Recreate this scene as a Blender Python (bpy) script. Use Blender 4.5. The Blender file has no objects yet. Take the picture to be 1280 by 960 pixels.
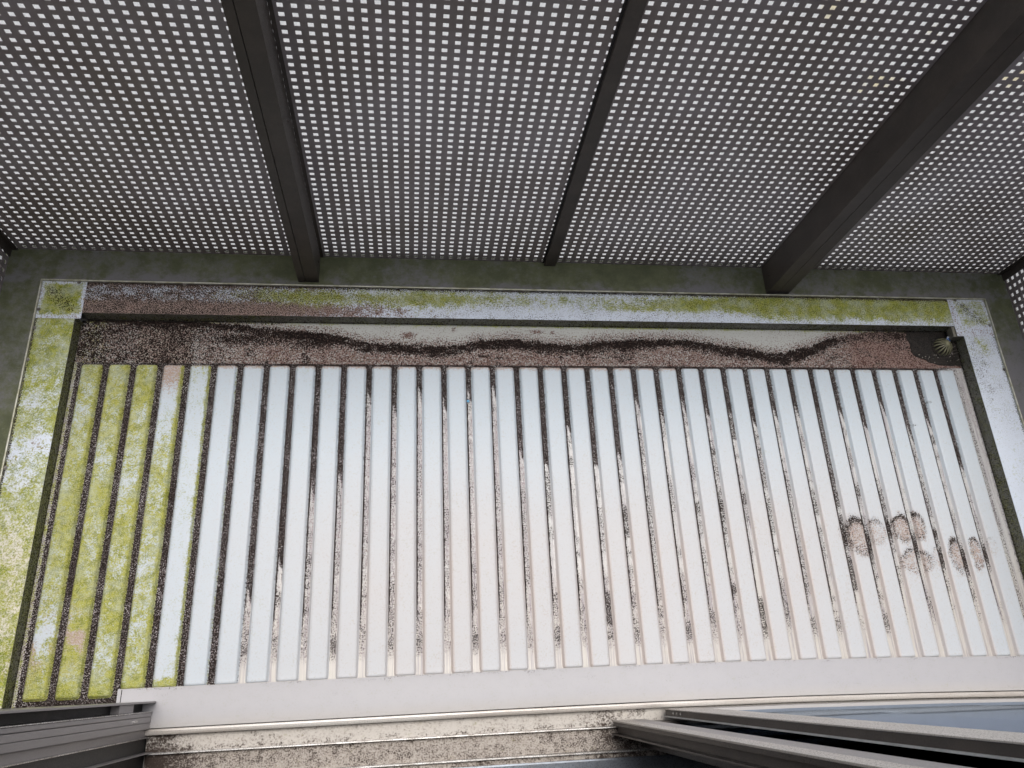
import bpy, bmesh, math, random
import numpy as np
from mathutils import Vector, Matrix
random.seed(7); rng = np.random.RandomState(11)
S = bpy.context.scene
C = S.collection

# ------------------------------------------------------------------ camera
cam = bpy.data.cameras.new('camera'); co = bpy.data.objects.new('camera', cam); C.objects.link(co)
co.location = (1.01321, -0.95285, 2.26427)
co.rotation_euler = (0.382472, -0.126265, -0.046743)
cam.sensor_width = 36.0; cam.lens = 36.0*934.04/1280.0
cam.clip_start = 0.01; cam.clip_end = 500
S.camera = co
# ------------------------------------------------------------------ sky, sun, exposure
SUN_EL = 77.5           # sun beyond the screen, behind thin cloud
w = bpy.data.worlds.new('World'); S.world = w; w.use_nodes = True
nt = w.node_tree; nt.nodes.clear()
sky = nt.nodes.new('ShaderNodeTexSky'); sky.sky_type = 'NISHITA'; sky.sun_disc = False
sky.sun_elevation = math.radians(SUN_EL); sky.sun_rotation = math.radians(10)
sky.dust_density = 4.0; sky.air_density = 1.0; sky.ozone_density = 1.0
hs = nt.nodes.new('ShaderNodeHueSaturation'); hs.inputs['Saturation'].default_value = 0.45
bg = nt.nodes.new('ShaderNodeBackground'); bg.inputs['Strength'].default_value = 0.15
ow = nt.nodes.new('ShaderNodeOutputWorld')
nt.links.new(sky.outputs[0], hs.inputs['Color']); nt.links.new(hs.outputs[0], bg.inputs[0]); nt.links.new(bg.outputs[0], ow.inputs[0])
sl = bpy.data.lights.new('sun', 'SUN'); sl.energy = 1.65; sl.angle = math.radians(30); sl.color = (1, 0.97, 0.93)
so = bpy.data.objects.new('sun', sl); C.objects.link(so)
sd = Vector((math.sin(math.radians(10))*math.cos(math.radians(SUN_EL)), math.cos(math.radians(10))*math.cos(math.radians(SUN_EL)), math.sin(math.radians(SUN_EL))))
so.rotation_euler = sd.to_track_quat('Z', 'Y').to_euler(); so.location = (1.5, 6, 8)
S.view_settings.view_transform = 'Standard'; S.view_settings.look = 'None'
S.view_settings.gamma = 1.0; S.view_settings.use_curve_mapping = False
S.view_settings.exposure = 0.42

# ------------------------------------------------------------------ node helpers
class N:
    def __init__(s, name):
        s.m = bpy.data.materials.new(name); s.m.use_nodes = True; s.t = s.m.node_tree
        s.t.nodes.clear()
        s.out = s.t.nodes.new('ShaderNodeOutputMaterial')
        s.b = s.t.nodes.new('ShaderNodeBsdfPrincipled'); s.t.links.new(s.b.outputs[0], s.out.inputs[0])
        s.geo = s.t.nodes.new('ShaderNodeNewGeometry')
        s.pos = s.geo.outputs['Position']
    def l(s, a, b): s.t.links.new(a, b)
    def put(s, sock, v):
        if hasattr(v, 'is_linked') or isinstance(v, bpy.types.NodeSocket): s.l(v, sock)
        elif isinstance(v, (tuple, list)): sock.default_value = tuple(v)+((1,) if len(v) == 3 and len(sock.default_value) == 4 else ())
        else: sock.default_value = v
    def noise(s, scale, detail=3, rough=.6, vec=None, stretch=None, off=0):
        n = s.t.nodes.new('ShaderNodeTexNoise'); n.inputs['Scale'].default_value = scale
        n.inputs['Detail'].default_value = detail; n.inputs['Roughness'].default_value = rough
        v = vec or s.pos
        if stretch or off:
            mp = s.t.nodes.new('ShaderNodeMapping'); s.l(v, mp.inputs[0])
            if stretch: mp.inputs['Scale'].default_value = stretch
            mp.inputs['Location'].default_value = (off, off*.7, off*.3); v = mp.outputs[0]
        s.l(v, n.inputs['Vector']); return n.outputs['Fac']
    def math(s, op, a, b=0.0, clamp=False):
        n = s.t.nodes.new('ShaderNodeMath'); n.operation = op; n.use_clamp = clamp
        s.put(n.inputs[0], a); s.put(n.inputs[1], b); return n.outputs[0]
    def rng(s, v, a, b, c=0.0, d=1.0, smooth=True):
        n = s.t.nodes.new('ShaderNodeMapRange'); n.interpolation_type = 'SMOOTHSTEP' if smooth else 'LINEAR'
        s.put(n.inputs[0], v)
        for i, x in enumerate((a, b, c, d)): s.put(n.inputs[i+1], x)
        return n.outputs[0]
    def mix(s, f, a, b):
        n = s.t.nodes.new('ShaderNodeMix'); n.data_type = 'RGBA'
        s.put(n.inputs[0], f); s.put(n.inputs[6], a); s.put(n.inputs[7], b); return n.outputs[2]
    def attr(s, name):
        a = s.t.nodes.new('ShaderNodeAttribute'); a.attribute_name = name; return a
    def bump(s, h, dist=0.001, strength=1.0):
        b = s.t.nodes.new('ShaderNodeBump'); b.inputs['Distance'].default_value = dist
        b.inputs['Strength'].default_value = strength
        s.l(h, b.inputs['Height']); s.l(b.outputs[0], s.b.inputs['Normal'])
    def base(s, col=None, rough=None, metal=None, spec=None):
        if col is not None: s.put(s.b.inputs['Base Color'], col)
        if rough is not None: s.put(s.b.inputs['Roughness'], rough)
        if metal is not None: s.put(s.b.inputs['Metallic'], metal)
        if spec is not None: s.put(s.b.inputs['Specular IOR Level'], spec)

def paint(name, col, col2=None, rough=.45, metal=0.0, scale=18, dust=0.25, dustcol=(.22, .19, .17), spec=.5, stretch=None):
    n = N(name); col2 = col2 or tuple(c*.75 for c in col)
    a = n.noise(scale, 5, .65, stretch=stretch); g = n.noise(320, 2, .7)
    c = n.mix(n.rng(a, .35, .65), col, col2)
    d = n.rng(n.math('ADD', n.math('MULTIPLY', a, .5), n.math('MULTIPLY', g, .5)), .5, .68, 0, dust)
    c = n.mix(d, c, dustcol)
    n.base(c, n.rng(g, .3, .7, rough-.06, rough+.1), metal, spec)
    n.bump(g, .0003, .5)
    return n.m

def weathered(name, cool, warm, algae=((.33, .355, .035), (.15, .19, .022)), rust=((.23, .13, .11), (.33, .27, .26)), dirt=((.022, .016, .013), (.10, .08, .075)), gran=230, rough=.3, metal=0.0, refl_streak=False, salt=1.0, sm=1.0, spec=.5, softB=.22):
    """metal sheet with algae (R), dark dirt (G), red-brown film (B) and warm dust (alpha) that settle by the 'wear' attribute"""
    n = N(name); at = n.attr('wear')
    sp = n.t.nodes.new('ShaderNodeSeparateColor'); n.l(at.outputs['Color'], sp.inputs[0])
    R, G, B, A = sp.outputs[0], sp.outputs[1], sp.outputs[2], at.outputs['Alpha']
    n1 = n.noise(gran, 2, .7); n2 = n.noise(70, 6, .7); n3 = n.noise(gran*1.3, 2, .6, off=3.3); n4 = n.noise(34, 5, .65, off=5.1)
    n1 = n.rng(n1, .5-.22/salt, .5+.22/salt, 0, 1, False) if salt > .6 else n1; n3 = n.rng(n3, .5-.22/salt, .5+.22/salt, 0, 1, False) if salt > .6 else n3
    def uni(a, b, wa=.5): return n.rng(n.math('ADD', n.math('MULTIPLY', a, wa), n.math('MULTIPLY', b, 1-wa)), .34, .66, 0, 1, False)
    def mask(v, u, soft=.14): return n.rng(n.math('SUBTRACT', v, n.math('ADD', n.math('MULTIPLY', u, .80), .07+min(soft, .14)*.8)), -soft*sm, soft*sm)
    uA, uD, uR = uni(n1, n4, .36), uni(n3, n2, .6), uni(n1, n2, .55)
    base = n.mix(A, cool, warm)
    base = n.mix(n.rng(n4, .3, .7, 0, .12), base, (.5, .5, .47))
    if refl_streak:
        s1 = n.noise(1.0, 3, .6, stretch=(420, 7, 1)); s2 = n.noise(1.0, 2, .6, stretch=(150, 4, 1), off=9)
        base = n.mix(n.math('MULTIPLY', n.rng(s1, .42, .60), n.rng(s2, .35, .6, .15, .9)), base, (.27, .245, .27))  # lilac reflection streaks painted into the groove colour
    rc = n.mix(n.rng(n3, .5-.06/salt, .5+.06/salt), rust[0], rust[1])
    c = n.mix(mask(B, uR, softB), base, rc)
    ac = n.mix(n.rng(n2, .4, .62), algae[0], algae[1])
    ac = n.mix(n.rng(n3, .46, .66, 0, .65), ac, (.42, .42, .21))
    mA = n.math('MULTIPLY', n.rng(n.math('SUBTRACT', R, n.math('ADD', n.math('MULTIPLY', uA, .80), .18)), -.34, .34), n.rng(n.noise(22, 4, .6, off=8), .3, .6, .72, 1.0)); c = n.mix(mA, c, ac)
    dc = n.mix(n.rng(n1, .62, .62+.22/salt), dirt[0], dirt[1])
    mD = mask(G, uD, .13); c = n.mix(mD, c, dc)
    anyd = n.math('MAXIMUM', n.math('MAXIMUM', mA, mD), mask(B, uR, .22))
    n.base(c, n.rng(anyd, 0, 1, rough, .8), metal, n.rng(anyd, 0, 1, spec, .12, False))
    n.bump(n.math('ADD', n.math('MULTIPLY', anyd, n1), n.math('MULTIPLY', n4, .15)), .0016, .8)
    return n.m

M = {}
M['screen'] = paint('screen_paint', (.33, .30, .315), (.215, .18, .17), .42, .0, 2.2, .3, (.14, .125, .12))
M['post'] = paint('post_paint', (.080, .066, .057), (.062, .052, .046), .45, 0, 12, .3, (.07, .06, .052), spec=.35)
M['joint'] = paint('joint_black', (.006, .006, .006), None, .8)
M['sash'] = paint('sash_bronze', (.050, .042, .037), (.035, .030, .028), .32, .35, 14, .5, (.13, .11, .10), stretch=(1, 1, .15))
M['jamb'] = paint('jamb_grey', (.34, .32, .32), (.28, .265, .265), .36, .25, 10, .35, (.17, .16, .155), stretch=(1, 1, .1))
M['sash_face_lit'] = paint('sash_face_lit', (.52, .48, .44), (.44, .41, .375), .3, .2, 14, .3, (.16, .13, .12), stretch=(1, 1, .15))  # sky-lit tone of the bronze sash, painted into its front stiles
M['jamb_dark'] = paint('jamb_dark', (.045, .045, .045), (.032, .033, .032), .45, .1, 10, .4, (.09, .09, .085), stretch=(1, 1, .1))
M['alu'] = paint('bright_aluminium', (.62, .61, .60), (.42, .40, .38), .28, .7, 25, .4, (.20, .16, .12))
M['rubber'] = paint('rubber', (.012, .012, .013), None, .6)
M['white_seal'] = paint('white_seal', (.62, .62, .60), None, .4)
M['screw'] = paint('screw_steel', (.35, .34, .33), (.2, .18, .16), .35, .8)
M['drain'] = paint('drain_plastic', (.26, .25, .16), (.16, .155, .09), .5, 0, 60, .5, (.05, .045, .03))
M['sumpmat'] = paint('wet_black_silt', (.010, .009, .008), (.022, .018, .015), .3, 0, 60, .35, (.07, .055, .05))
M['blue'] = paint('blue_plastic', (.03, .30, .55), None, .4, 0, 18, .05)
M['scrap'] = None
M['wall'] = paint('render_wall', (.55, .54, .51), (.48, .47, .45), .85, 0, 4, .3, (.3, .29, .27))
M['conc'] = paint('paving', (.30, .29, .27), (.22, .22, .21), .85, 0, 1.5, .3, (.15, .15, .14))
M['inner'] = paint('interior_board', (.16, .12, .09), (.12, .09, .07), .5, 0, 4, .1)
M['cop'] = weathered('coping_metal', (.62, .68, .78), (.64, .60, .52), rust=((.13, .060, .045), (.34, .26, .23)), rough=.28)
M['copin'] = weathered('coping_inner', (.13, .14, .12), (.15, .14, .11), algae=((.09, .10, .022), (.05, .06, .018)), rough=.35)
M['rib'] = weathered('deck_paint', (.46, .525, .585), (.520, .462, .438), algae=((.34, .34, .060), (.18, .20, .028)), rust=((.36, .265, .22), (.45, .37, .335)), rough=.5, spec=.28, softB=.40)
M['groove'] = weathered('deck_groove', (.47, .47, .46), (.50, .465, .42), rust=((.20, .15, .15), (.46, .42, .44)), dirt=((.016, .011, .009), (.17, .135, .13)), rough=.32, gran=240, refl_streak=True, spec=.35)
M['gutter'] = weathered('gutter_metal', (.42, .44, .43), (.42, .39, .34), rust=((.085, .036, .028), (.26, .185, .165)), dirt=((.010, .007, .006), (.10, .065, .055)), gran=210, rough=.4)
n = N('ledge_metal'); at = n.attr('wear'); sp = n.t.nodes.new('ShaderNodeSeparateColor'); n.l(at.outputs['Color'], sp.inputs[0])
l1 = n.noise(16, 6, .7); l2 = n.noise(150, 3, .7); l3 = n.noise(45, 5, .75, off=2)
f_ = n.rng(n.math('ADD', sp.outputs[0], n.math('MULTIPLY', n.math('SUBTRACT', n.math('ADD', n.math('MULTIPLY', l1, .5), n.math('MULTIPLY', l3, .5)), .5), 3.0)), .1, 1.0)
c_ = n.mix(f_, (.150, .148, .158), n.mix(n.rng(l1, .35, .65), (.112, .122, .062), (.074, .084, .042)))
c_ = n.mix(n.rng(l2, .58, .72, 0, .35), c_, (.19, .19, .17)); c_ = n.mix(n.rng(l2, .42, .30, 0, .4), c_, (.045, .047, .035))
n.base(c_, n.rng(f_, 0, 1, .38, .6), 0, .4); n.bump(l2, .0004, .5); M['ledge'] = n.m
M['sill'] = weathered('sill_metal', (.40, .392, .412), (.43, .41, .40), dirt=((.12, .10, .09), (.3, .27, .25)), rough=.42, spec=.3)
M['chan'] = weathered('track_channel', (.52, .49, .45), (.42, .37, .32), rust=((.14, .10, .08), (.36, .32, .29)), dirt=((.06, .045, .038), (.26, .22, .20)), gran=190, rough=.45, salt=.55, sm=2.2)

n = N('scrap_paper'); v = n.noise(90, 1); n.base(n.mix(n.rng(v, .48, .52), (.7, .75, .85), (.10, .25, .62)), .6); M['scrap'] = n.m
# frosted sheet behind the perforations: light from outside soaks through it
n = N('frosted_sheet'); n.t.nodes.remove(n.b)
tl = n.t.nodes.new('ShaderNodeBsdfTranslucent'); df = n.t.nodes.new('ShaderNodeBsdfDiffuse'); mx = n.t.nodes.new('ShaderNodeMixShader')
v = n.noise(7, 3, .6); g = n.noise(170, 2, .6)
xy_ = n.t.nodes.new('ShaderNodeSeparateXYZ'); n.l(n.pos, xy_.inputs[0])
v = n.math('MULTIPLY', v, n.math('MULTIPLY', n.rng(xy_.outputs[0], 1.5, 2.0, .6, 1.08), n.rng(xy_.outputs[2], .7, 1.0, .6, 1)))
cc = n.mix(n.rng(v, .60, .68), (.97, .97, .965), (.99, .93, .76)); cc = n.mix(n.rng(g, .3, .62, .45, 0), cc, (.66, .68, .69))  # warm glints painted into the sheet colour, upper right
n.l(cc, tl.inputs[0]); df.inputs[0].default_value = (.8, .8, .8, 1); mx.inputs[0].default_value = .12
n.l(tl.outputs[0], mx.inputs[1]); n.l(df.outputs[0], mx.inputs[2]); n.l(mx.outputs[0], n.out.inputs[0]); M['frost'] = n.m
# window glass
n = N('window_glass'); n.t.nodes.remove(n.b)
gl = n.t.nodes.new('ShaderNodeBsdfGlossy'); gl.inputs['Roughness'].default_value = .04; gl.inputs[0].default_value = (.50, .60, .74, 1)
tr = n.t.nodes.new('ShaderNodeBsdfTransparent'); tr.inputs[0].default_value = (.55, .62, .66, 1)
fr = n.t.nodes.new('ShaderNodeFresnel'); fr.inputs[0].default_value = 1.52; mx = n.t.nodes.new('ShaderNodeMixShader')
n.l(fr.outputs[0], mx.inputs[0]); n.l(tr.outputs[0], mx.inputs[1]); n.l(gl.outputs[0], mx.inputs[2]); n.l(mx.outputs[0], n.out.inputs[0]); M['glass'] = n.m

# ------------------------------------------------------------------ object helpers
def link_mesh(name, me, mat, parent=None):
    o = bpy.data.objects.new(name, me); C.objects.link(o)
    if mat: me.materials.append(mat)
    if parent:
        L = Vector((0, 0, 0)); p_ = parent
        while p_: L += Vector(p_.location); p_ = p_.parent
        me.transform(Matrix.Translation(-L)); o.parent = parent
    return o
def part_of(t, nm): return next(c for c in t.children if c.name.split('.')[0] == nm)
def tag(o, label=None, cat=None, group=None, kind=None):
    if label: o['label'] = label
    if cat: o['category'] = cat
    if group: o['group'] = group
    if kind: o['kind'] = kind
    return o
def thing(name, loc, label, cat, group=None):
    o = bpy.data.objects.new(name, None); o.empty_display_size = .05; C.objects.link(o); o.location = loc
    return tag(o, label, cat, group)
class MB:
    def __init__(s): s.b = bmesh.new()
    def box(s, x0, x1, y0, y1, z0, z1, bev=0):
        r = bmesh.ops.create_cube(s.b, size=1)
        for v in r['verts']:
            v.co = Vector(((x0+x1)/2+v.co.x*(x1-x0), (y0+y1)/2+v.co.y*(y1-y0), (z0+z1)/2+v.co.z*(z1-z0)))
        if bev:
            es = list({e for v in r['verts'] for e in v.link_edges})
            bmesh.ops.bevel(s.b, geom=es, offset=bev, segments=2, profile=.6, affect='EDGES')
        return s
    def prism(s, pts, z0, z1):
        a = [s.b.verts.new((x, y, z0)) for x, y in pts]; c = [s.b.verts.new((x, y, z1)) for x, y in pts]; k = len(pts)
        s.b.faces.new(a[::-1]); s.b.faces.new(c)
        for i in range(k): s.b.faces.new((a[i], a[(i+1) % k], c[(i+1) % k], c[i]))
        return s
    def profile_x(s, pts, x0, x1):        # closed (y,z) outline swept along x
        a = [s.b.verts.new((x0, y, z)) for y, z in pts]; c = [s.b.verts.new((x1, y, z)) for y, z in pts]; k = len(pts)
        s.b.faces.new(a); s.b.faces.new(c[::-1])
        for i in range(k): s.b.faces.new((a[i], c[i], c[(i+1) % k], a[(i+1) % k]))
        return s
    def cyl(s, p, axis, r, h, seg=14, r2=None):
        q = Vector((0, 0, 1)).rotation_difference(Vector(axis)).to_matrix().to_4x4()
        m = Matrix.Translation(Vector(p)) @ q @ Matrix.Translation((0, 0, h/2))
        bmesh.ops.create_cone(s.b, cap_ends=True, segments=seg, radius1=r, radius2=r if r2 is None else r2, depth=h, matrix=m); return s
    def screw(s, p, axis, r=.004):
        s.cyl(p, axis, r*1.35, .0006); s.cyl(p, axis, r, .0028, r2=r*.7); return s
    def build(s, name, mat, parent=None, smooth=False):
        bmesh.ops.recalc_face_normals(s.b, faces=s.b.faces)
        me = bpy.data.meshes.new(name); s.b.to_mesh(me); s.b.free()
        if smooth:
            for p in me.polygons: p.use_smooth = True
        return link_mesh(name, me, mat, parent)

def grid(name, xs, ys, zf, wf, mat, parent=None, swap=None, smooth=True):
    """height-field sheet; zf(X,Y)->Z ; wf(X,Y)->4 wear arrays"""
    X, Y = np.meshgrid(np.asarray(xs, float), np.asarray(ys, float), indexing='ij')
    Z = zf(X, Y) if callable(zf) else np.full_like(X, zf)
    W = wf(X, Y); nx, ny = X.shape
    P = np.stack([X, Y, Z], -1).reshape(-1, 3)
    if swap: P = swap(P)
    i = np.arange(nx*ny).reshape(nx, ny)
    F = np.stack([i[:-1, :-1], i[1:, :-1], i[1:, 1:], i[:-1, 1:]], -1).reshape(-1, 4)
    me = bpy.data.meshes.new(name); me.from_pydata(P.tolist(), [], F.tolist())
    a = me.attributes.new('wear', 'FLOAT_COLOR', 'POINT')
    a.data.foreach_set('color', np.stack([np.broadcast_to(k, X.shape) for k in W], -1).reshape(-1).astype(np.float32))
    if smooth: me.polygons.foreach_set('use_smooth', [True]*len(F))
    return link_mesh(name, me, mat, parent)

# smooth pseudo noise for where the dirt has settled
_lat = rng.rand(64, 64)
def vn(x, y, s=1.0, o=0):
    x = np.asarray(x)*s+o*7.3+20; y = np.asarray(y)*s+o*3.7+20
    xi = np.floor(x).astype(int); yi = np.floor(y).astype(int); fx = x-xi; fy = y-yi
    fx = fx*fx*(3-2*fx); fy = fy*fy*(3-2*fy)
    L = lambda a, b: _lat[a % 64, b % 64]
    return (L(xi, yi)*(1-fx)+L(xi+1, yi)*fx)*(1-fy)+(L(xi, yi+1)*(1-fx)+L(xi+1, yi+1)*fx)*fy
def fb(x, y, s=1.0, o=0): return (vn(x, y, s, o)*.5+vn(x, y, s*2.1, o+1)*.3+vn(x, y, s*4.3, o+2)*.2)
def ss(v, a, b): t = np.clip((v-a)/(b-a), 0, 1); return t*t*(3-2*t)
def gs(v, c, w_): return np.exp(-((v-c)/w_)**2)

P_ = .08; FRONT = -.929
YF0, YF1 = .163, .275      # rear coping inner and outer edge
XL, XR = -.014, 2.992      # deck between the side copings
HC = .05; ZL = .040
# ------------------------------------------------------------------ ribbed deck
deck = thing('ribbed_deck', (1.5, -.4, 0), 'pale ribbed metal deck enclosed by the mossy raised coping, dirt lines in its grooves', 'metal deck')
RY1 = .012
def lens_bow(x): return .0115*max(0.0, x-1.3)**2      # lens curve put into the shape of sill, tracks, sashes and rib ends
def rend(k): return -.950 if k < 3 else -.9330-lens_bow((k+.5)*P_)
glen = {k: v for k, v in enumerate([9]*7+[.70, .62, .42, .38, .12, .16, .10, .12, .10, .09, .30, .33, .22, .33, .30, .14, .17, .15, .16, .16, .18, .17, .16, .18, .17, .20, .16, .24, .22, .34])}
def groove_wear(X, Y):
    k = np.clip(np.round(X/P_), 0, 37).astype(int); dx = X-k*P_
    gl_ = np.vectorize(lambda q: float(glen.get(q, .15)), otypes=[float])(k)
    o = k*1.7
    edge = gl_+.035*(fb(X*0+o, Y, 14, 1)-.5)*2
    full = ss(Y+(dx-.004)*3.5+.03*(fb(X, Y, 60, 3)-.5), -edge-.012, -edge+.012)
    G = full*(.80+.30*fb(X+o, Y, 22, 2))
    R_ = np.zeros_like(X)
    # film that dried along the left side of each groove
    lw = .0028+.0040*fb(o, Y, 9, 3)
    left = ss(-(dx+.0062), -lw, lw*.2)
    G = np.maximum(G, left*(.92+.50*fb(o, Y, 12, 4))*ss(Y, -.90, -.70)*ss(k*1.0, 5, 8))
    G = np.maximum(G, (1-full)*(.42+.14*((k == 7)|(k == 8)|(k == 9)))*gs(fb(o+2, Y, 13, 2), .56, .12)*ss(Y, -.90, -.80))
    # stray patches further down
    patch = ss(fb(o+3, Y, 8, 5), .52, .66)
    G = np.maximum(G, patch*(.60+.16*np.sin(o*3))*(k > 6)*ss(k*1.0, 6, 12)*ss(Y, -.89, -.80)*np.where((k > 8)&(k < 17), .5, 1))
    low = gs(Y, -.84, .035)*(k > 5)*(k < 32)*(.44+.22*np.sin(o*2.3)); G = np.maximum(G, low)
    lil = ss(-Y, .02, .2)*(1-ss(-Y, .60, .72))*np.where((k > 8)&(k < 18), .55, .22)  # lilac sheen over thin grey dirt, painted through the film channel
    B = np.clip(lil+.55*full+.45*ss(-Y, .62, .72)*(1-ss(-Y, .86, .9))*(k < 26), 0, 1)*np.where(k > 26, .6, 1)
    # footmarks leave black grit in the grooves
    for kk, a, b in ((30, -.63, -.52), (31, -.67, -.53), (32, -.60, -.50), (33, -.66, -.56), (34, -.70, -.60), (35, -.72, -.60), (36, -.69, -.60), (34, -.60, -.55)):
        G = np.maximum(G, (k == kk)*gs(Y, (a+b)/2, (b-a)*.5)*.98*ss(.010-np.abs(dx), 0, .004))
    G = np.where(k == 0, np.where(dx > -.004, .9, .25+.5*ss(Y, -.05, .1)), G)
    G = np.where(k == 37, np.where(dx < .006, .42, .12)+.35*gs(dx, .031, .004), G)
    R_ = np.where(k <= 4, .30*ss(-dx, .001, .008), 0)+np.where(k == 0, .25, 0)
    # by the first grooves the dirt is grey
    A = ss(-Y, .55, .8)*.8
    return R_, G, B, A
xs = []
for k in range(0, 38):
    c = k*P_
    if k == 0: xs += list(np.linspace(XL+.0005, .0115, 8))
    elif k == 37: xs += list(np.linspace(c-.0115, XR-.0005, 12))
    else: xs += list(np.linspace(c-.0115, c+.0115, 9))
ys = np.arange(-.978, RY1+.010, .004)
grid('pan', xs, ys, lambda X, Y: .0006*(fb(X, Y, 30, 7)-.5), groove_wear, M['groove'], deck)

paws = [(2.445, -.575, .042, .062, 1), (2.51, -.565, .03, .045, .6), (2.600, -.555, .032, .045, 1), (2.660, -.550, .024, .045, 1),
        (2.625, -.660, .056, .040, .75), (2.700, -.655, .022, .04, .4), (2.775, -.645, .030, .055, 1), (2.842, -.640, .020, .055, .9), (2.40, -.57, .022, .05, .35), (2.905, -.62, .016, .03, .3)]
def paw(X, Y):
    B = np.zeros_like(X); G = np.zeros_like(X)
    for cx, cy, a, b, s_ in paws:
        wob = 1+.22*(fb(X, Y, 40, 9)-.5)*2
        d = np.sqrt(((X-cx)/a)**2+((Y-cy)/b)**2)/wob
        B = np.maximum(B, min(1, s_*1.15)*.70*ss(1.5-d, 0, .9)*(.75+.5*fb(X, Y, 50, 3)))
        rim = gs(d, .92, .16)*ss((Y-cy)/b, -.1, .8)
        G = np.maximum(G, s_*(.48*rim+.26*gs(d, .9, .3)+.22*ss(1.15-d, 0, .3)))
    return G, B
def make_rib(k):
    cx = (k+.5)*P_; y0, y1 = rend(k), RY1
    if k == 36: cx += -.001
    hw = .0322
    u = np.array([-1, -.93, -.86, -.8, -.74, -.55, -.3, 0, .3, .55, .74, .8, .86, .93, 1])*hw
    ys_ = np.unique(np.concatenate([np.arange(y0, y1, .004), y0+np.array([0, .002, .004, .006, .008]), y1-np.array([0, .0015, .003, .0045, .006, .008, .010, .013])]))
    xc = (y0+y1)/2; hl = (y1-y0)/2; r = .011
    bend = rng.uniform(-.0006, .0006)
    def zf(X, Y):
        qx = np.abs(X-cx)-(hw-r); qy = np.abs(Y-xc)-(hl-r)
        d = -(np.sqrt(np.maximum(qx, 0)**2+np.maximum(qy, 0)**2)+np.minimum(np.maximum(qx, qy), 0)-r)
        z = .0108*ss(d, 0, .0085)-.0009
        return z+.0004*(fb(X, Y, 8, k)-.5)
    def wf(X, Y):
        dx = X-cx; f = fb(X, Y, 9, k); f2 = fb(X, Y, 28, k+5)
        R_ = np.zeros_like(X); G = np.zeros_like(X); B = np.zeros_like(X)
        if k <= 3:
            lev = (.90, .86, .82, .70)[k]
            R_ = lev+.95*(f-.5)+.45*(f2-.5)
            R_ += .75*gs(dx, .029, .006) + (.45*ss(-Y, .905, .925))
            if k == 3: R_ = R_-.55*ss(Y, -.35, -.05)+.35*gs(dx, .028, .005)
            B = .30*ss(f2, .5, .75)+(1.0*gs(Y, -.80, .09)*ss(f, .30, .5) if k < 2 else 0); R_ -= (.7*gs(Y, -.80, .06)*ss(f2, .42, .6) if k < 2 else 0)
            if k == 3: B = np.maximum(B, .95*ss(Y, -.12, -.02))
            if k == 0: G = .18*ss(f2, .5, .7)
            G = np.maximum(G, .55*ss(np.abs(dx), .0285, .0315))
        elif k == 4:
            R_ = .16+.5*(f-.5)+.75*gs(dx, .0285, .0045)+.8*ss(-Y, .895, .922)+.25*ss(Y, -.12, 0)
            G = .10*ss(f2, .5, .7)
        elif k <= 8:
            R_ = .45*gs(dx, .030, .003)*(k < 6)+.12*ss(Y, -.04, 0)
        # dust creeping from the gutter and up from the grooves
        if k > 2:
            B = np.maximum(B, ss(Y, -.010+.012*(f2-.5), .006)*(.85 if k < 24 else .35))
            G = np.maximum(G, ss(Y, .001, .010)*.45)
        side = ss(np.abs(dx), .0265, .0312)
        G = np.maximum(G, side*.45*ss(Y, -glen.get(k, .2)-.1, -glen.get(k, .2)+.1))
        Gp, Bp = paw(X, Y); G = np.maximum(G, Gp); B = np.maximum(B, Bp)
        if k in (35, 34):
            G = np.maximum(G, .6*gs(Y, -.115 if k == 35 else -.20, .005)*ss(-dx, .005, .018)*(fb(X, Y, 50, 2) > .42))
        # faint rosy dust low down, bluish clean paint near the gutter
        A = ss(-Y+.12*(fb(X*0+k, Y*.5, 6, 4)-.5), .05, .62)*(.25+.75*ss(cx, .3, 1.0))*(1-.45*ss(cx, 2.2, 2.9))*(.85+.35*(fb(X+k, Y, 5, 8)-.5))
        B = np.maximum(B, .10*A*ss(f, .45, .7))
        return R_, G, B, np.clip(A*.60+.75*ss(-Y, .25, .75)*(ss(-dx, .017, .028)+.35*ss(dx, .020, .029))*ss(cx, .5, 1.4)*(.5+.9*(fb(X+k, Y, 7, 12)-.2)), 0, 1)
    o = grid('rib', cx+u, ys_, zf, wf, M['rib'], deck)
    if k < 3: o['label'] = 'rib covered in yellow-green algae'
    if k == 3: o['label'] = 'rib with brownish top end and thin green algae'
for k in range(37): make_rib(k)

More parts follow.
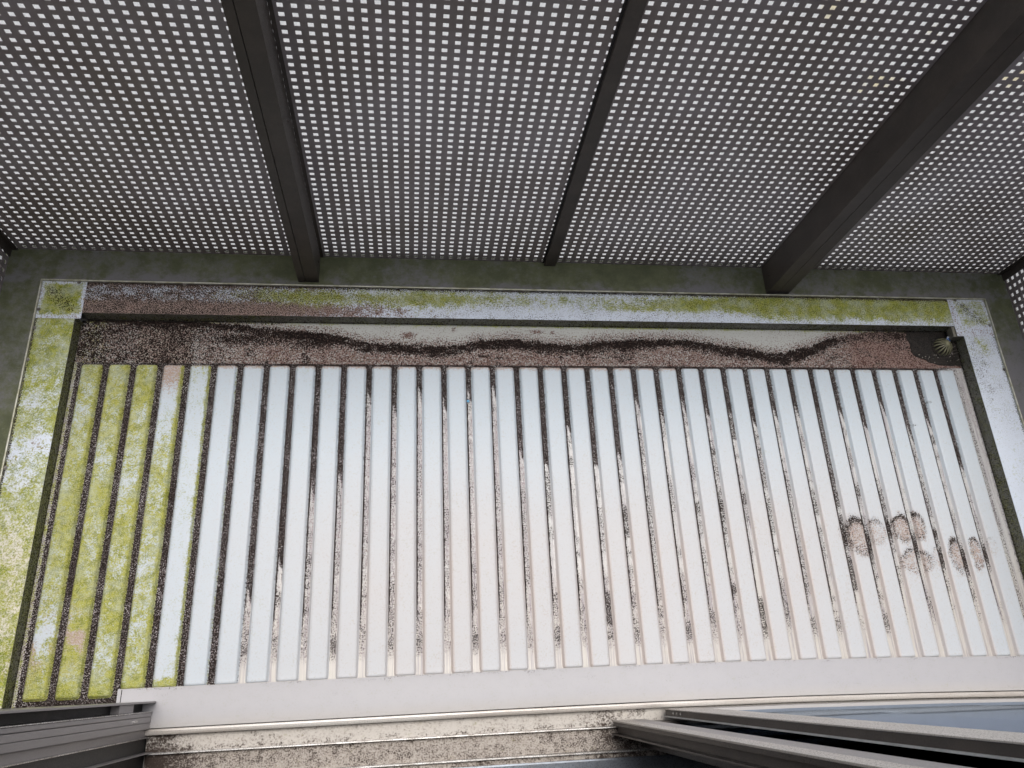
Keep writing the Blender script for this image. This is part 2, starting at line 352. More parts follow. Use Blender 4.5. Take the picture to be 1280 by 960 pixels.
# ------------------------------------------------------------------ gutter with drain
gut = thing('gutter', (1.5, .09, 0), 'shallow gutter full of brown dirt between the rib ends and the rear coping', 'gutter')
gx = [-.02, .3, .44, .566, .667, .77, .874, .95, 1.03, 1.135, 1.242, 1.351, 1.46, 1.57, 1.684, 1.798, 1.913, 2.028, 2.142, 2.228, 2.317, 2.412, 2.512, 2.576, 2.66, 3.0]
gy = [.175, .17, .157, .140, .134, .121, .095, .091, .089, .084, .107, .114, .103, .098, .114, .119, .124, .110, .093, .077, .072, .096, .135, .147, .16, .175]
def gut_wear(X, Y):
    Lc = np.interp(X, gx, gy)+.008*(fb(X, Y*0, 16, 1)-.5)+.014*(fb(X, Y, 60, 5)-.5)
    t = Lc-Y                                   # >0 on the dirty side
    f = fb(X, Y, 12, 3); f2 = fb(X, Y*2.2, 45, 6)
    core = ss(t, -.011+.008*(fb(X, Y, 90, 8)-.5), .008)
    thick = .034+.05*(fb(X, X*0, 6, 9)-.4)+.02*(fb(X, Y, 60, 2)-.5)
    strong = .7+.5*fb(X, X*0, 7, 12)
    band = core*(1-ss(t, thick*.5, thick*1.25))
    G = band*(.50+.35*strong+.45*(f2-.5))+core*(.16+.3*(f2-.4))
    left = ss(-X, -.62, -.30)
    G = np.maximum(G, left*core*(.52+.85*(f-.28)+.3*(f2-.5)))
    mid = gs(X, .50, .22)*gs(Y, .105, .032); G = np.maximum(G, mid*.95)
    G = np.maximum(G, gs(X, .70, .12)*gs(Y, .09, .028)*.92)
    B = core*(.80+.5*(f2-.5))*(1-.55*left*ss(f2, .45, .6))
    for cx, cy, a, b, s_ in ((1.003, .122, .03, .016, .8), (1.155, .147, .010, .010, .7), (1.435, .142, .03, .009, .75), (1.49, .14, .012, .008, .7), (.912, .111, .015, .01, .5)):
        B = np.maximum(B, s_*np.exp(-((X-cx)/a)**2-((Y-cy)/b)**2)*1.2)
    B = np.maximum(B, .42*ss(t, -.045, -.002)+.20+.25*(f-.5)); G = np.maximum(G, .16*ss(t, -.03, -.004)+.08)
    for cx, cy, a, b, s_ in ((1.25, .050, .03, .006, 1), (1.31, .043, .04, .004, .95), (1.585, .056, .018, .007, 1.1), (1.62, .049, .03, .004, 1), (1.67, .046, .03, .003, .9), (1.80, .052, .02, .003, .6)):
        G = np.maximum(G, s_*np.exp(-((X-cx)/a)**2-((Y-cy)/b)**2))
    G = np.maximum(G, .55*gs(Y, .0265, .0016))
    G = np.maximum(G, .6*ss(Y, .145, .163)*(X < .6)); G = np.maximum(G, core*.9*gs(X, .05, .09)*(.6+.8*(f2-.3))); G = np.maximum(G, core*.72*ss(fb(X, Y*1.6, 17, 15), .60, .72))
    # toward the drain: thick red-brown silt
    G = np.maximum(G, .55*ss(X+.02*(fb(X, Y, 60, 3)-.5), 2.775, 2.815)*ss(Y, .03, .06))
    sil = ss(X, 2.45, 2.6); B = np.maximum(B, sil*core*1.05); G = np.where(sil > .5, G*.75, G)
    R_ = .50*gs(Y, .163, .010)+.35*gs(X, 1.75, .5)*gs(Y, .163, .006)+.4*np.exp(-((X-.03)/.05)**2)
    R_ = R_+.0*X
    A = np.where((X > .16)&(X < .32), 1.0, .2)*1.0
    # ochre stain near the left end
    return R_, np.clip(G, 0, 1.1), np.clip(B, 0, 1.1), A
def gut_z(X, Y):
    z = .0004*(fb(X, Y, 20, 4)-.5)
    return z+.0022*gs(Y, .0225, .0016)
ys = np.unique(np.concatenate([np.arange(.0215, .1635, .0032), [.017, .019, .0205, .0225, .024, .0255, .0275]]))
grid('channel', np.arange(XL+.0005, XR, .0045), ys, gut_z, gut_wear, M['gutter'], gut)
# ochre blotches near the left end of the gutter
n_ = N('ochre_film'); u_ = n_.noise(240, 2, .7); t_ = n_.t.nodes.new('ShaderNodeBsdfTransparent')
at_ = n_.attr('wear'); sp_ = n_.t.nodes.new('ShaderNodeSeparateColor'); n_.l(at_.outputs['Color'], sp_.inputs[0])
n_.base(n_.mix(n_.rng(u_, .44, .56), (.17, .095, .035), (.36, .29, .22)), .8)
mx_ = n_.t.nodes.new('ShaderNodeMixShader'); n_.l(n_.rng(n_.math('SUBTRACT', sp_.outputs[0], u_), -.1, .12), mx_.inputs[0]); n_.l(t_.outputs[0], mx_.inputs[1]); n_.l(n_.b.outputs[0], mx_.inputs[2]); n_.l(mx_.outputs[0], n_.out.inputs[0])
def och(X, Y):
    v = .80*np.exp(-((X-.235)/.06)**2-((Y-.085)/.030)**2)+.5*np.exp(-((X-.17)/.03)**2-((Y-.115)/.012)**2)
    v = v*(.35+1.3*fb(X, Y, 45, 2)); return v, v*0, v*0, v*0

sump = thing('drain_sump', (2.9, .09, .001), 'black wet silt patch around the drain in the far right corner', 'silt')
pts = [(2.806, .1615), (2.803, .135), (2.809, .11), (2.806, .085), (2.812, .068), (2.83, .058), (2.852, .051), (2.868, .040), (2.886, .034), (2.905, .029), (2.93, .0275), (2.96, .0285), (2.990, .0275), (2.990, .1615)]
jp = []
for a, b in zip(pts, pts[1:]+pts[:1]):
    for t in np.linspace(0, 1, 7)[:-1]:
        x = a[0]+(b[0]-a[0])*t; y = a[1]+(b[1]-a[1])*t
        if x < 2.985 and y < .16: x += random.uniform(-.002, .002); y += random.uniform(-.0015, .0015)
        jp.append((x, y))
MB().prism(jp, .0004, .0030).build('silt_bed', M['sumpmat'], sump)
mb = MB()
for i in range(30):
    x, y = random.uniform(2.83, 2.985), random.uniform(.035, .07); r = random.uniform(.0008, .002)
    bmesh.ops.create_icosphere(mb.b, subdivisions=1, radius=r, matrix=Matrix.Translation((x, y, .003+r*.4)))
mb.build('crumb', M['gutter'], sump)['kind'] = 'stuff'
# domed strainer
dx_, dy_ = 2.932, .099
dr = thing('drain_strainer', (dx_, dy_, .002), 'ribbed dome drain strainer with olive film in the far right corner of the gutter', 'drain strainer')
mb = MB(); mb.cyl((dx_, dy_, .002), (0, 0, 1), .041, .003, 32); mb.build('flange', M['sumpmat'], dr)
def dome_slat(a):
    b = bmesh.new(); R_, Hh = .034, .030; seg = 9; prev = None
    for i in range(seg):
        t = i/(seg-1)*math.radians(78); r = R_*math.cos(t); z = .005+Hh*math.sin(t); hw = .0026*(math.cos(t)*.75+.25)
        ct, st = math.cos(a), math.sin(a); vs = []
        for sgn, dr_ in ((-1, 0), (1, 0), (1, -.003), (-1, -.003)):
            rr = r+dr_*math.cos(t); zz = z+dr_*math.sin(t)
            vs.append(b.verts.new((dx_+rr*ct-sgn*hw*st, dy_+rr*st+sgn*hw*ct, zz)))
        if prev:
            for j in range(4): b.faces.new((prev[j], prev[(j+1) % 4], vs[(j+1) % 4], vs[j]))
        prev = vs
    m_ = MB(); m_.b.free(); m_.b = b; return m_
for i in range(15): dome_slat(i*2*math.pi/15+.1).build('slat', M['drain'], dr)
MB().cyl((dx_, dy_, .0335), (0, 0, 1), .0085, .003, 18, .006).build('cap', M['drain'], dr)
# wire clip debris beside the strainer
mb = MB()
for (a, b_) in (((2.966, .094), (2.984, .104)), ((2.962, .082), (2.985, .088)), ((2.966, .072), (2.988, .078)), ((2.963, .070), (2.962, .090))):
    d = Vector((b_[0]-a[0], b_[1]-a[1], .002)); mb.cyl((a[0], a[1], .006), d.normalized(), .0011, d.length, 6)
tag(mb.build('wire_clip', M['screw']), 'bent pale wire bits beside the dome strainer', 'wire clip')
b = bmesh.new()
g_ = [[b.verts.new((2.944+.018*i/3, .118+.014*j/3, .012+random.uniform(0, .006)+.004*j)) for j in range(4)] for i in range(4)]
for i in range(3):
    for j in range(3): b.faces.new((g_[i][j], g_[i+1][j], g_[i+1][j+1], g_[i][j+1]))
bmesh.ops.solidify(b, geom=b.faces[:], thickness=.0006)
m_ = MB(); m_.b.free(); m_.b = b; tag(m_.build('wrapper_scrap', M['scrap']), 'small blue and white wrapper scrap above the drain strainer', 'litter')
mb = MB(); mb.cyl((1.197, -.110, .0006), (0, 0, 1), .0052, .003, 8, .004)
tag(mb.build('plastic_bit', M['blue']), 'tiny bright blue plastic bit lying in a deck groove', 'litter')

# ------------------------------------------------------------------ raised coping round the deck
def skirt(z0=0.0):
    return z0
def cop_wear(X, Y):
    f = fb(X, Y, 7, 1); f2 = fb(X, Y*1.5, 30, 2); f3 = fb(X, Y*.0, 3, 8)
    v = (Y-YF0)/(YF1-YF0)
    R_ = np.zeros_like(X); G = np.zeros_like(X); B = np.zeros_like(X); A = np.zeros_like(X)
    rear = (Y > .158)
    # rear strip: red-brown at the left end, speckled white in the middle, algae to the right
    e = ss(X, .25, 1.0)
    Rr = gs(v, .62, .30)*(.95*ss(X, .30, .65)+.1)*(1-.55*gs(X, 1.55, .30))+.30*ss(v, .8, 1)*ss(X, .5, .8)
    Rr = Rr+.45*np.exp(-((X-1.78)/.12)**2-((v-.42)/.13)**2)+.35*np.exp(-((X-2.0)/.1)**2-((v-.55)/.2)**2)
    Rr = Rr+ss(X, 2.02, 2.28)*(.62+.2*gs(v, .75, .3)-.30*ss(-v, -.22, -.02))+.5*(f-.5)
    Rr = Rr-.5*np.exp(-((X-2.36)/.07)**2)*gs(v, .8, .3)
    Gr = .38*(1-e)+.24+.30*(f2-.5)+.35*gs(v, .97, .06)*ss(-X, -2.0, -1.2)
    Br = (1-ss(X, .35, 1.15))*(.48+.60*ss(-v, -.50, -.15)+.40*ss(v, .75, .95))+.45*gs(v, .25, .22)*ss(-X, -1.35, -.75)+.3*ss(f2, .5, .7)*ss(-X, -1.6, -.9)
    # left strip
    tY = Y
    Rl = .95-.50*gs(tY, -.27, .045)-.40*gs(tY, -.37, .05)-.26*ss(-tY, .38, .62)+.75*(f-.5)+.25*(f2-.5)
    Bl = .14+.40*ss(-tY, .62, .85)*ss(f, .42, .6)+.25*ss(f2, .5, .7)
    Gl = .08+.03*ss(-tY, .5, .7)
    Al = ss(-tY, .3, .6)
    # right strip
    Rq = .12+.45*np.exp(-((Y-.09)/.05)**2)*gs(X, 3.05, .035)+.15*ss(f, .5, .7)*ss(Y, -.2, .1)
    Gq = .13+.20*gs(Y, .0, .12)*gs(X, 3.02, .03)+.10*ss(f2, .48, .65)*ss(Y, -.35, 0)-.08*ss(-Y, .2, .4)
    Bq = .05+X*0
    left = X < XL+.02; right = X > XR-.03
    R_ = np.where(rear, Rr, 0); G = np.where(rear, Gr, 0); B = np.where(rear, Br, 0)
    lf = left & ~rear; rt = right & ~rear
    R_ = np.where(lf, Rl, R_); B = np.where(lf, Bl, B); G = np.where(lf, Gl, G); A = np.where(lf, Al, A)
    R_ = np.where(rt, Rq, R_); B = np.where(rt, Bq, B); G = np.where(rt, Gq, G)
    lip_recess = ss(Y, YF1-.017, YF1-.009)*(Y > .15)+(X < .0)*ss(-X, -XO0-.010, -XO0-.005)+(X > 3.)*ss(X, XO1-.010, XO1-.005)*.7  # dark recess inside the lip, painted into the sheet colour
    G = np.maximum(G, lip_recess*(.95+.25*(f2-.5)))
    return R_, G, B, A
def corner_wear(cx, cy, lev, dk):
    def f_(X, Y):
        d = np.maximum(np.abs(X-cx)/.060, np.abs(Y-cy)/.058)+.3*(fb(X, Y, 25, 6)-.5)
        return lev*ss(1.05-d, -.15, .35)+.5*(fb(X, Y, 20, 3)-.5), dk*gs(X-cx+(Y-cy), -.005, .03)*ss(1-d, 0, .5)+.10, .35*ss(d, .7, 1.0), X*0
    return f_
XO0, XO1 = -.130, 3.118
def inner_wear(lev):
    def f_(X, Z): return lev+.9*(fb(X, Z*3, 6, 4)-.5)+0*X, .30+.5*ss(-Z, -.012, 0)+.3*(fb(X, Z, 40, 5)-.5), .2+0*X, .3+0*X
    return f_
def coping(name_label, x0, x1, y0, y1, inner, outer, ztop=HC, wear=cop_wear, lev=.6):
    """inner / outer: which sides carry the drop face and the raised lip: 'x0','x1','y0','y1'"""
    t = thing('coping_strip' if 'corner' not in name_label else 'coping_corner', ((x0+x1)/2, (y0+y1)/2, 0), name_label, 'coping', 'sheet metal coping pieces')
    grid('top_sheet', np.linspace(x0, x1, max(3, int((x1-x0)/.006))), np.linspace(y0, y1, max(3, int((y1-y0)/.006))), lambda X, Y: ztop+.0005*(fb(X, Y, 12, 2)-.5), wear, M['cop'], t)
    def side(s, a, b, z0, z1, mat, nm, lv):
        zs = np.linspace(z0, z1, 12)
        if s[0] == 'y':
            yy = y0 if s == 'y0' else y1
            grid(nm, np.arange(a, b+.0001, .008), zs, 0, inner_wear(lv), mat, t, swap=lambda P: np.stack([P[:, 0], np.full(len(P), yy), P[:, 1]], -1))
        else:
            xx = x0 if s == 'x0' else x1
            grid(nm, np.arange(a, b+.0001, .008), zs, 0, inner_wear(lv), mat, t, swap=lambda P: np.stack([np.full(len(P), xx), P[:, 0], P[:, 1]], -1))
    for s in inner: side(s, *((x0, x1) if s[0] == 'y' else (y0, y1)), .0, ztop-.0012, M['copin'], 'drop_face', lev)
    mb = MB(); e = .0042
    for s in outer:
        if s == 'y1': mb.box(x0, x1, y1-e, y1, ZL-.02, ztop+.0075, .0009)
        if s == 'x0': mb.box(x0, x0+e, y0, y1-(e if 'y1' in outer else 0), ZL-.02, ztop+.0075, .0009)
        if s == 'x1': mb.box(x1-e, x1, y0, y1-(e if 'y1' in outer else 0), ZL-.02, ztop+.0075, .0009)
    mb.build('lip', M['lipm'], t)
    return t
M['lipm'] = paint('lip_metal', (.52, .52, .46), (.36, .35, .25), .3, .2, 30, .4, (.08, .08, .03))
REAR = coping('long rear coping strip, red-brown at its left end and mossy green at its right', .0035, 2.966, YF0, YF1, ['y0'], ['y1'], lev=.35)
LEFT = coping('left side coping strip thick with yellow-green algae', XO0, XL, -.961, .143, ['x1'], ['x0'], lev=.75)
RIGHT = coping('right side coping strip, nearly clean bluish white', XR, XO1, -.960, .123, ['x0'], ['x1'], lev=.45)
# inner face line on near edge of the side strips is hidden by the jambs
def corner(label, px, ztop, seat, x_in, y_in, x_out, wear):
    t = thing('coping_corner', (px, .2, 0), label, 'coping', 'sheet metal coping pieces')
    return t
# corners are L-free squares lapped 1 mm over the strips
tl_ = coping('square mossy dark green corner cap at the left end of the rear coping', XO0, .004, .1425, YF1, ['y0'], ['x0', 'y1'], HC+.0012, corner_wear(-.062, .210, 1.15, .40), .6)
tr_ = coping('square grey and green corner cap above the drain, right end of the coping', 2.9655, XO1, .1225, YF1, ['y0', 'x0'], ['x1', 'y1'], HC+.0012, corner_wear(3.05, .215, .62, .42), .2)
# dark joints
def rivet(t, x, y, z=HC+.003):
    MB().screw((x, y, z), (0, 0, 1), .0042).build('screw', M['screw'], part_of(t, 'lip'))
for x in (.296, 1.085, 1.875, 2.689): rivet(REAR, x, .268)
rivet(tr_, 2.997, .268); rivet(tr_, 3.106, .168); rivet(tl_, -.02, .268); rivet(tl_, -.121, .172)
for y in (-.006, -.33, -.65): rivet(RIGHT, 3.110, y)
for y in (.109, .003, -.33, -.65): rivet(LEFT, -.122, y)
# tucked bracket under the right corner
MB().box(2.955, 2.9895, .122, .1615, .020, .047, .001).build('bracket', M['copin'], tr_)

# ------------------------------------------------------------------ outer ledge
led = thing('ledge_flashing', (1.5, .33, 0), 'dull olive-grey metal ledge running outside the coping below the perforated screens', 'ledge')
def led_wear(X, Y):
    f = fb(X, Y, 5, 6); f2 = fb(X, Y*1.5, 24, 3)
    near = ss(-Y, -.33, -.285)*(Y > .27)
    R_ = .85+1.2*(f-.5)-.55*near*ss(f2, .3, .6)-.55*ss(X, 3.15, 3.2)*ss(-Y, -.05, .15)*1.0-.45*((X > 3.118)*ss(-Y, -.25, -.1))
    return R_, .22+.5*(f2-.5)+.25*near, X*0, .3*near
XS0, XS1 = -.245, 3.235; YS = .39
grid('rear_run', np.arange(XS0-.02, XS1+.021, .01), np.linspace(YF1+.0005, YS+.0165, 18), lambda X, Y: ZL+.0006*(fb(X, Y, 9, 1)-.5), led_wear, M['ledge'], led)
grid('side_run', np.arange(XS0-.02, XO0-.0004, .008), np.arange(-.962, YF1+.012, .01), lambda X, Y: ZL-.0012+.0006*(fb(X, Y, 9, 1)-.5), led_wear, M['ledge'], led)
grid('side_run', np.arange(XO1+.0005, XS1+.021, .008), np.arange(-.962, YF1+.012, .01), lambda X, Y: ZL-.0012+.0006*(fb(X, Y, 9, 1)-.5), led_wear, M['ledge'], led)

# ------------------------------------------------------------------ perforated screens
PX, PZ = .0292, .02362; X0, Z0 = .7363, .0571; HW, HH = .0129, .0120; TOP = 1.36; BOT = .0425
def perf_mesh(u0, u1, ph, pu, z0, z1):
    """holes on a square grid in (u,z); returns verts (u, t, z), faces"""
    k0 = math.ceil((u0+HW*.5+.003-ph)/pu); k1 = math.floor((u1-HW*.5-.003-ph)/pu)
    us = [u0]; [us.extend((ph+k*pu-HW/2, ph+k*pu+HW/2)) for k in range(k0, k1+1)]; us.append(u1)
    m1 = int((z1-.03-Z0)/PZ); zs = [z0]; [zs.extend((Z0+k*PZ-HH/2, Z0+k*PZ+HH/2)) for k in range(0, m1+1)]; zs.append(z1)
    nu, nz = len(us), len(zs); th = .0022
    V = [(u, t, z) for t in (0, th) for u in us for z in zs]; F = []
    idx = lambda t, i, j: t*nu*nz+i*nz+j
    for i in range(nu-1):
        for j in range(nz-1):
            a, b_, c, d = idx(0, i, j), idx(0, i+1, j), idx(0, i+1, j+1), idx(0, i, j+1); o = nu*nz
            if i % 2 == 1 and j % 2 == 1:
                F += [(a, b_, b_+o, a+o), (b_, c, c+o, b_+o), (c, d, d+o, c+o), (d, a, a+o, d+o)]
            else: F += [(a, d, c, b_), (a+o, b_+o, c+o, d+o)]
    return V, F
def panel(u0, u1, side, label):
    if side == 'rear': base, ph, pu = (((u0+u1)/2, YS, ZL), X0, PX); f = lambda u, t, z: (u, YS+t, z)
    elif side == 'left': base, ph, pu = ((XS0, (u0+u1)/2, ZL), .3633, .0294); f = lambda u, t, z: (XS0-t, u, z)
    else: base, ph, pu = ((XS1, (u0+u1)/2, ZL), .3525, .0295); f = lambda u, t, z: (XS1+t, u, z)
    t_ = thing('perforated_panel', base, label, 'screen panel', 'perforated metal screen panels')
    V, F = perf_mesh(u0, u1, ph, pu, BOT, TOP)
    me = bpy.data.meshes.new('perforated_sheet'); me.from_pydata([f(*v) for v in V], [], F); me.update()
    bm = bmesh.new(); bm.from_mesh(me); bmesh.ops.recalc_face_normals(bm, faces=bm.faces); bm.to_mesh(me); bm.free()
    link_mesh('perforated_sheet', me, M['screen'], t_)
    def bx(a, b, c, d, z0, z1):   # box in panel coordinates
        p, q = f(a, c, z0), f(b, d, z1)
        return MB().box(min(p[0], q[0]), max(p[0], q[0]), min(p[1], q[1]), max(p[1], q[1]), z0, z1)
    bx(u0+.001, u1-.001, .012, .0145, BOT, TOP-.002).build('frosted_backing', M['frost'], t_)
    return t_
panel(XS0+.004, .668, 'rear', 'rear perforated panel left of the leftmost deep post')
panel(.670, 1.489, 'rear', 'rear perforated panel between the left deep post and the slim batten')
panel(1.491, 2.309, 'rear', 'rear perforated panel between the slim batten and the right deep post')
panel(2.311, XS1-.004, 'rear', 'rear perforated panel right of the widest post, ending at the right corner')
panel(-.955, YS-.004, 'left', 'side perforated panel just showing at the left edge of the ledge')
panel(-.955, YS-.004, 'right', 'side perforated panel standing along the right side ledge')

def post(x0, x1, seam, y0, label, face_x):
    t = thing('support_post', ((x0+x1)/2, (y0+YS)/2, ZL), label, 'post', 'dark posts carrying the screen')
    g = .0016
    MB().box(x0, seam-g/2, y0, YS-.0005, ZL+.001, TOP+.02, .0012).build('channel_half', M['post'], t)
    MB().box(seam+g/2, x1, y0+.0006, YS-.0005, ZL+.001, TOP+.02, .0012).build('channel_half', M['post'], t)
    MB().box(seam-g/2, seam+g/2, y0+.006, YS-.001, ZL+.001, TOP+.019).build('joint', M['joint'], t)
    ax = (1, 0, 0) if face_x == x1 else (-1, 0, 0)
    for z in (.085, .75, 1.25): MB().screw((face_x, y0+.052, z), ax, .0035).build('screw', M['post'], part_of(t, 'channel_half'))
    return t
post(.646, .712, .669, .292, 'deep dark brown post left of centre, standing on the ledge against the coping lip', .712)
MB().box(.7125, .7222, .3868, YS-.0007, BOT, TOP).build('edge_strip', M['post'], bpy.data.objects['support_post'])
post(2.270, 2.354, 2.310, .285, 'widest dark post, right of centre, with a screw near its foot', 2.270)
t = thing('cover_batten', (1.49, .383, ZL), 'slim dark flat batten covering the panel joint between the two deep posts', 'batten')
MB().box(1.471, 1.510, .376, YS-.0006, ZL-.012+.0135, TOP+.01, .001).build('strip', M['post'], t)
MB().box(1.464, 1.471, .3865, YS-.0006, BOT, TOP).build('gasket', M['rubber'], t)
for xx, d, lab in ((XS0, 1, 'left'), (XS1, -1, 'right')):
    t = thing('corner_post', (xx, YS, ZL), 'thin dark corner angle joining rear and side screens at the far %s corner' % lab, 'corner post', 'screen corner angles')
    a, b_ = sorted((xx+d*.001, xx+d*.004)); MB().box(a, b_, YS-.030, YS-.0006, BOT, TOP+.01).build('angle_leg', M['post'], t)
    a, b_ = sorted((xx+d*.0045, xx+d*.022)); MB().box(a, b_, YS-.005, YS-.0006, BOT, TOP+.01).build('angle_leg', M['post'], t)
t = thing('top_rail', (1.5, YS, TOP), 'dark cap rail along the top of the perforated screens', 'rail')
MB().box(XS0-.03, XS1+.03, YS-.006, YS+.05, TOP+.0215, TOP+.055, .004).build('rail_run', M['post'], t)
for xx in (XS0-.03, XS1-.026): MB().box(xx, xx+.056, -.955, YS-.0065, TOP+.0215, TOP+.055, .004).build('rail_run', M['post'], t)

# ------------------------------------------------------------------ window: sill and tracks
Z_S = .035
sill = thing('window_sill', (1.8, -1.0, 0), 'smooth pale grey metal sill between the ribbed deck and the sliding tracks', 'window sill')
def sill_wear(X, Y):
    f2 = fb(X*.6, Y*2, 30, 2)
    return X*0, .02+.30*gs(Y, -.931, .004)*ss(f2, .4, .6)+.10*ss(f2, .62, .75), .03+X*0, ss(-Y, .99, 1.03)
def sill_z(X, Y): return Z_S-.001+.0035*ss(-Y, .935, 1.02)
grid('sill_plate', np.arange(.266, 3.62, .012), np.linspace(-1.0270, -.930, 22), sill_z, sill_wear, M['sill'], sill)
MB().box(.266, 3.62, -.9300, -.9288, .004, Z_S-.0005).build('front_fold', M['sill'], sill)
grid('end_cap', np.linspace(.2555, .2645, 4), np.linspace(-.975, -.930, 8), Z_S+.0008, sill_wear, M['sill'], sill)
MB().box(.2555, .2645, -.9300, -.9285, .004, Z_S+.0004).build('end_cap', M['sill'], sill)
tk = thing('sliding_track', (1.8, -1.1, 0), 'dirty aluminium sliding track with raised rails below the pale sill', 'window track')
def ch_wear(X, Y):
    f = fb(X*.8, Y*2, 9, 3); f2 = fb(X, Y*1.5, 50, 4)
    endd = gs(X, .36, .07)+.6*gs(X, 1.60, .10)
    inner_ch = (Y < -1.088)
    G = .10+.30*(f-.5)+.22*ss(f2, .52, .72)+.5*endd+np.where(inner_ch, .26, 0)+.25*gs(Y, -1.082, .008)
    return X*0+.05, G, .25+np.where(inner_ch, .30, 0)+.4*(f-.5), .35+np.where(inner_ch, .5, 0)
xr = np.arange(.335, 3.62, .009)
grid('channel_floor', xr, np.linspace(-1.0860, -1.0445, 10), .012, ch_wear, M['chan'], tk)
grid('channel_floor', xr, np.linspace(-1.1470, -1.0905, 14), .010, ch_wear, M['chan'], tk)
grid('channel_floor', xr, np.linspace(-1.1660, -1.1525, 6), .012, ch_wear, M['chan'], tk)
MB().profile_x([(-1.0290, .0), (-1.0290, .036), (-1.0305, .0385), (-1.0345, .0395), (-1.0395, .0385), (-1.0430, .0365), (-1.0440, .0350), (-1.0440, .0)], .334, 3.62).build('rail', M['railw'] if 'railw' in M else paint('rail_worn', (.60, .575, .54), (.5, .46, .42), .3, .15, 20, .45, (.26, .20, .16), stretch=(.1, 1, 1)), tk)
MB().profile_x([(-1.0860, .0), (-1.0860, .027), (-1.0868, .0285), (-1.0897, .0285), (-1.0905, .027), (-1.0905, .0)], .345, 3.62).build('rail', M['alu'], tk)
MB().profile_x([(-1.1470, .0), (-1.1470, .024), (-1.1480, .0255), (-1.1515, .0255), (-1.1525, .024), (-1.1525, .0)], .40, 3.62).build('rail', M['alu'], tk)
MB().profile_x([(-1.1660, .0), (-1.1660, .020), (-1.170, .021), (-1.26, .021), (-1.26, .0)], .34, 3.62).build('inner_sill', paint('inner_sill', (.16, .18, .21), None, .3, .4, 20, .2), tk)
# grit lying in the track
mb = MB()
for i in range(110):
    y = random.choice([random.uniform(-1.143, -1.094), random.uniform(-1.164, -1.154), random.uniform(-1.07, -1.06)]); x = random.uniform(.4, 1.75) if i % 3 else random.uniform(1.45, 1.72)
    r = random.uniform(.0005, .0015); zz = .0105 if -1.15 < y < -1.09 else .0125
    bmesh.ops.create_icosphere(mb.b, subdivisions=1, radius=r, matrix=Matrix.Translation((x, y, zz+r*.4)) @ Matrix.Diagonal((1.3, .8, .7, 1)))
tag(mb.build('track_grit', M['chan']), 'loose grit crumbs lying in the dirty track channels', 'grit', kind='stuff')

# left jamb: stacked upright profiles
HT = 2.62
jb = thing('window_jamb', (.32, -1.0, 0), 'stacked grey upright profiles of the window jamb at the lower left', 'window jamb')
def up(name, x0, x1, y0, y1, mat, bev=.0012, z0=.02): return MB().box(x0, x1, y0, y1, z0, HT, bev).build(name, mat, jb)
up('outer_flange', -.6, .356, -.9665, -.9620, M['jamb'], .0006, .0405)
up('recess', -.6, .322, -.9855, -.9670, M['rubber'], 0, .03)
MB().box(.3222, .342, -.9858, -.9670, .165, .262, .001).build('bracket', M['jamb'], jb)
up('front_bead', -.6, .351, -.9885, -.9862, M['alu'], .0008, .0385)
up('front_profile', -.6, .349, -.9985, -.9888, M['jamb'], .002, .0385)
up('front_profile', -.6, .348, -1.0125, -.9992, M['jamb'], .0006, .0385)
up('front_profile', -.6, .347, -1.0285, -1.0132, M['jamb'], .0012, .0385)
up('side_profile', -.6, .337, -1.0480, -1.0292, M['jamb'], .0012, .0)
up('fin', -.6, .344, -1.0500, -1.0480, M['alu'], 0, .0)
up('side_profile', -.6, .332, -1.0840, -1.0502, M['jamb_dark'], .0012, .0)
up('fin', -.6, .352, -1.0865, -1.0842, M['jamb'], 0, .0)
up('side_profile', -.6, .330, -1.1450, -1.0867, M['jamb_dark'], .0012, .0)
MB().box(.3475, .3505, -1.0085, -1.0035, .150, .178).build('clip', M['alu'], part_of(jb, 'front_profile'))

# sashes, slid open to the right
def sash(label, x0, x1, y_f, y_b, wst):
    t = thing('sliding_window', ((x0+x1)/2, (y_f+y_b)/2, .03), label, 'sliding window', 'open sliding windows')
    return t
ZB = .040
s1 = sash('outer sliding window sash with bluish glass, its dark stile edge showing three screws', 1.726, 3.6, -1.047, -1.067, .09)
MB().box(1.726, 1.822, -1.0500, -1.0470, ZB, HT-.05, .0008).build('stile', M['sash_face_lit'], s1)
MB().box(1.7275, 1.800, -1.0650, -1.0502, ZB, HT-.05, .0004).build('stile_core', M['jdk'] if 'jdk' in M else M['post'], s1)
MB().box(1.722, 1.775, -1.0680, -1.0652, ZB, HT-.05).build('seal', M['white_seal'], part_of(s1, 'stile'))
MB().box(1.8225, 3.60, -1.0640, -1.0480, ZB, .118, .001).build('bottom_rail', M['sill'], s1)
MB().box(1.8225, 3.60, -1.0640, -1.0480, HT-.13, HT-.05, .001).build('top_rail', M['sash'], s1)
MB().box(1.8225, 3.60, -1.0600, -1.0560, .1185, HT-.131).build('glass', M['glass'], s1)
for i in range(3): MB().screw((1.7275, -1.0575, .108+i*.030), (-1, 0, 0), .0034).build('screw', M['screw'], part_of(s1, 'stile'))
s2 = sash('inner sliding window sash with brown channel stile standing nearest the open track', 1.575, 3.6, -1.0705, -1.107, .09)
MB().box(1.575, 1.614, -1.0745, -1.0705, ZB-.008, HT-.05, .0008).build('stile', M['sash_face_lit'], s2)
MB().box(1.616, 1.662, -1.0740, -1.0712, ZB-.008, HT-.05, .0005).build('stile', M['jamb'], s2)
MB().box(1.5880, 1.660, -1.1030, -1.0747, ZB-.008, HT-.05).build('channel_web', M['post'], s2)
MB().box(1.5770, 1.587, -1.0840, -1.0747, ZB-.008, HT-.05, .0008).build('channel_web', M['sash'], s2)
MB().box(1.570, 1.660, -1.1075, -1.1032, ZB-.012, HT-.05, .0009).build('stile', M['sash'], s2)
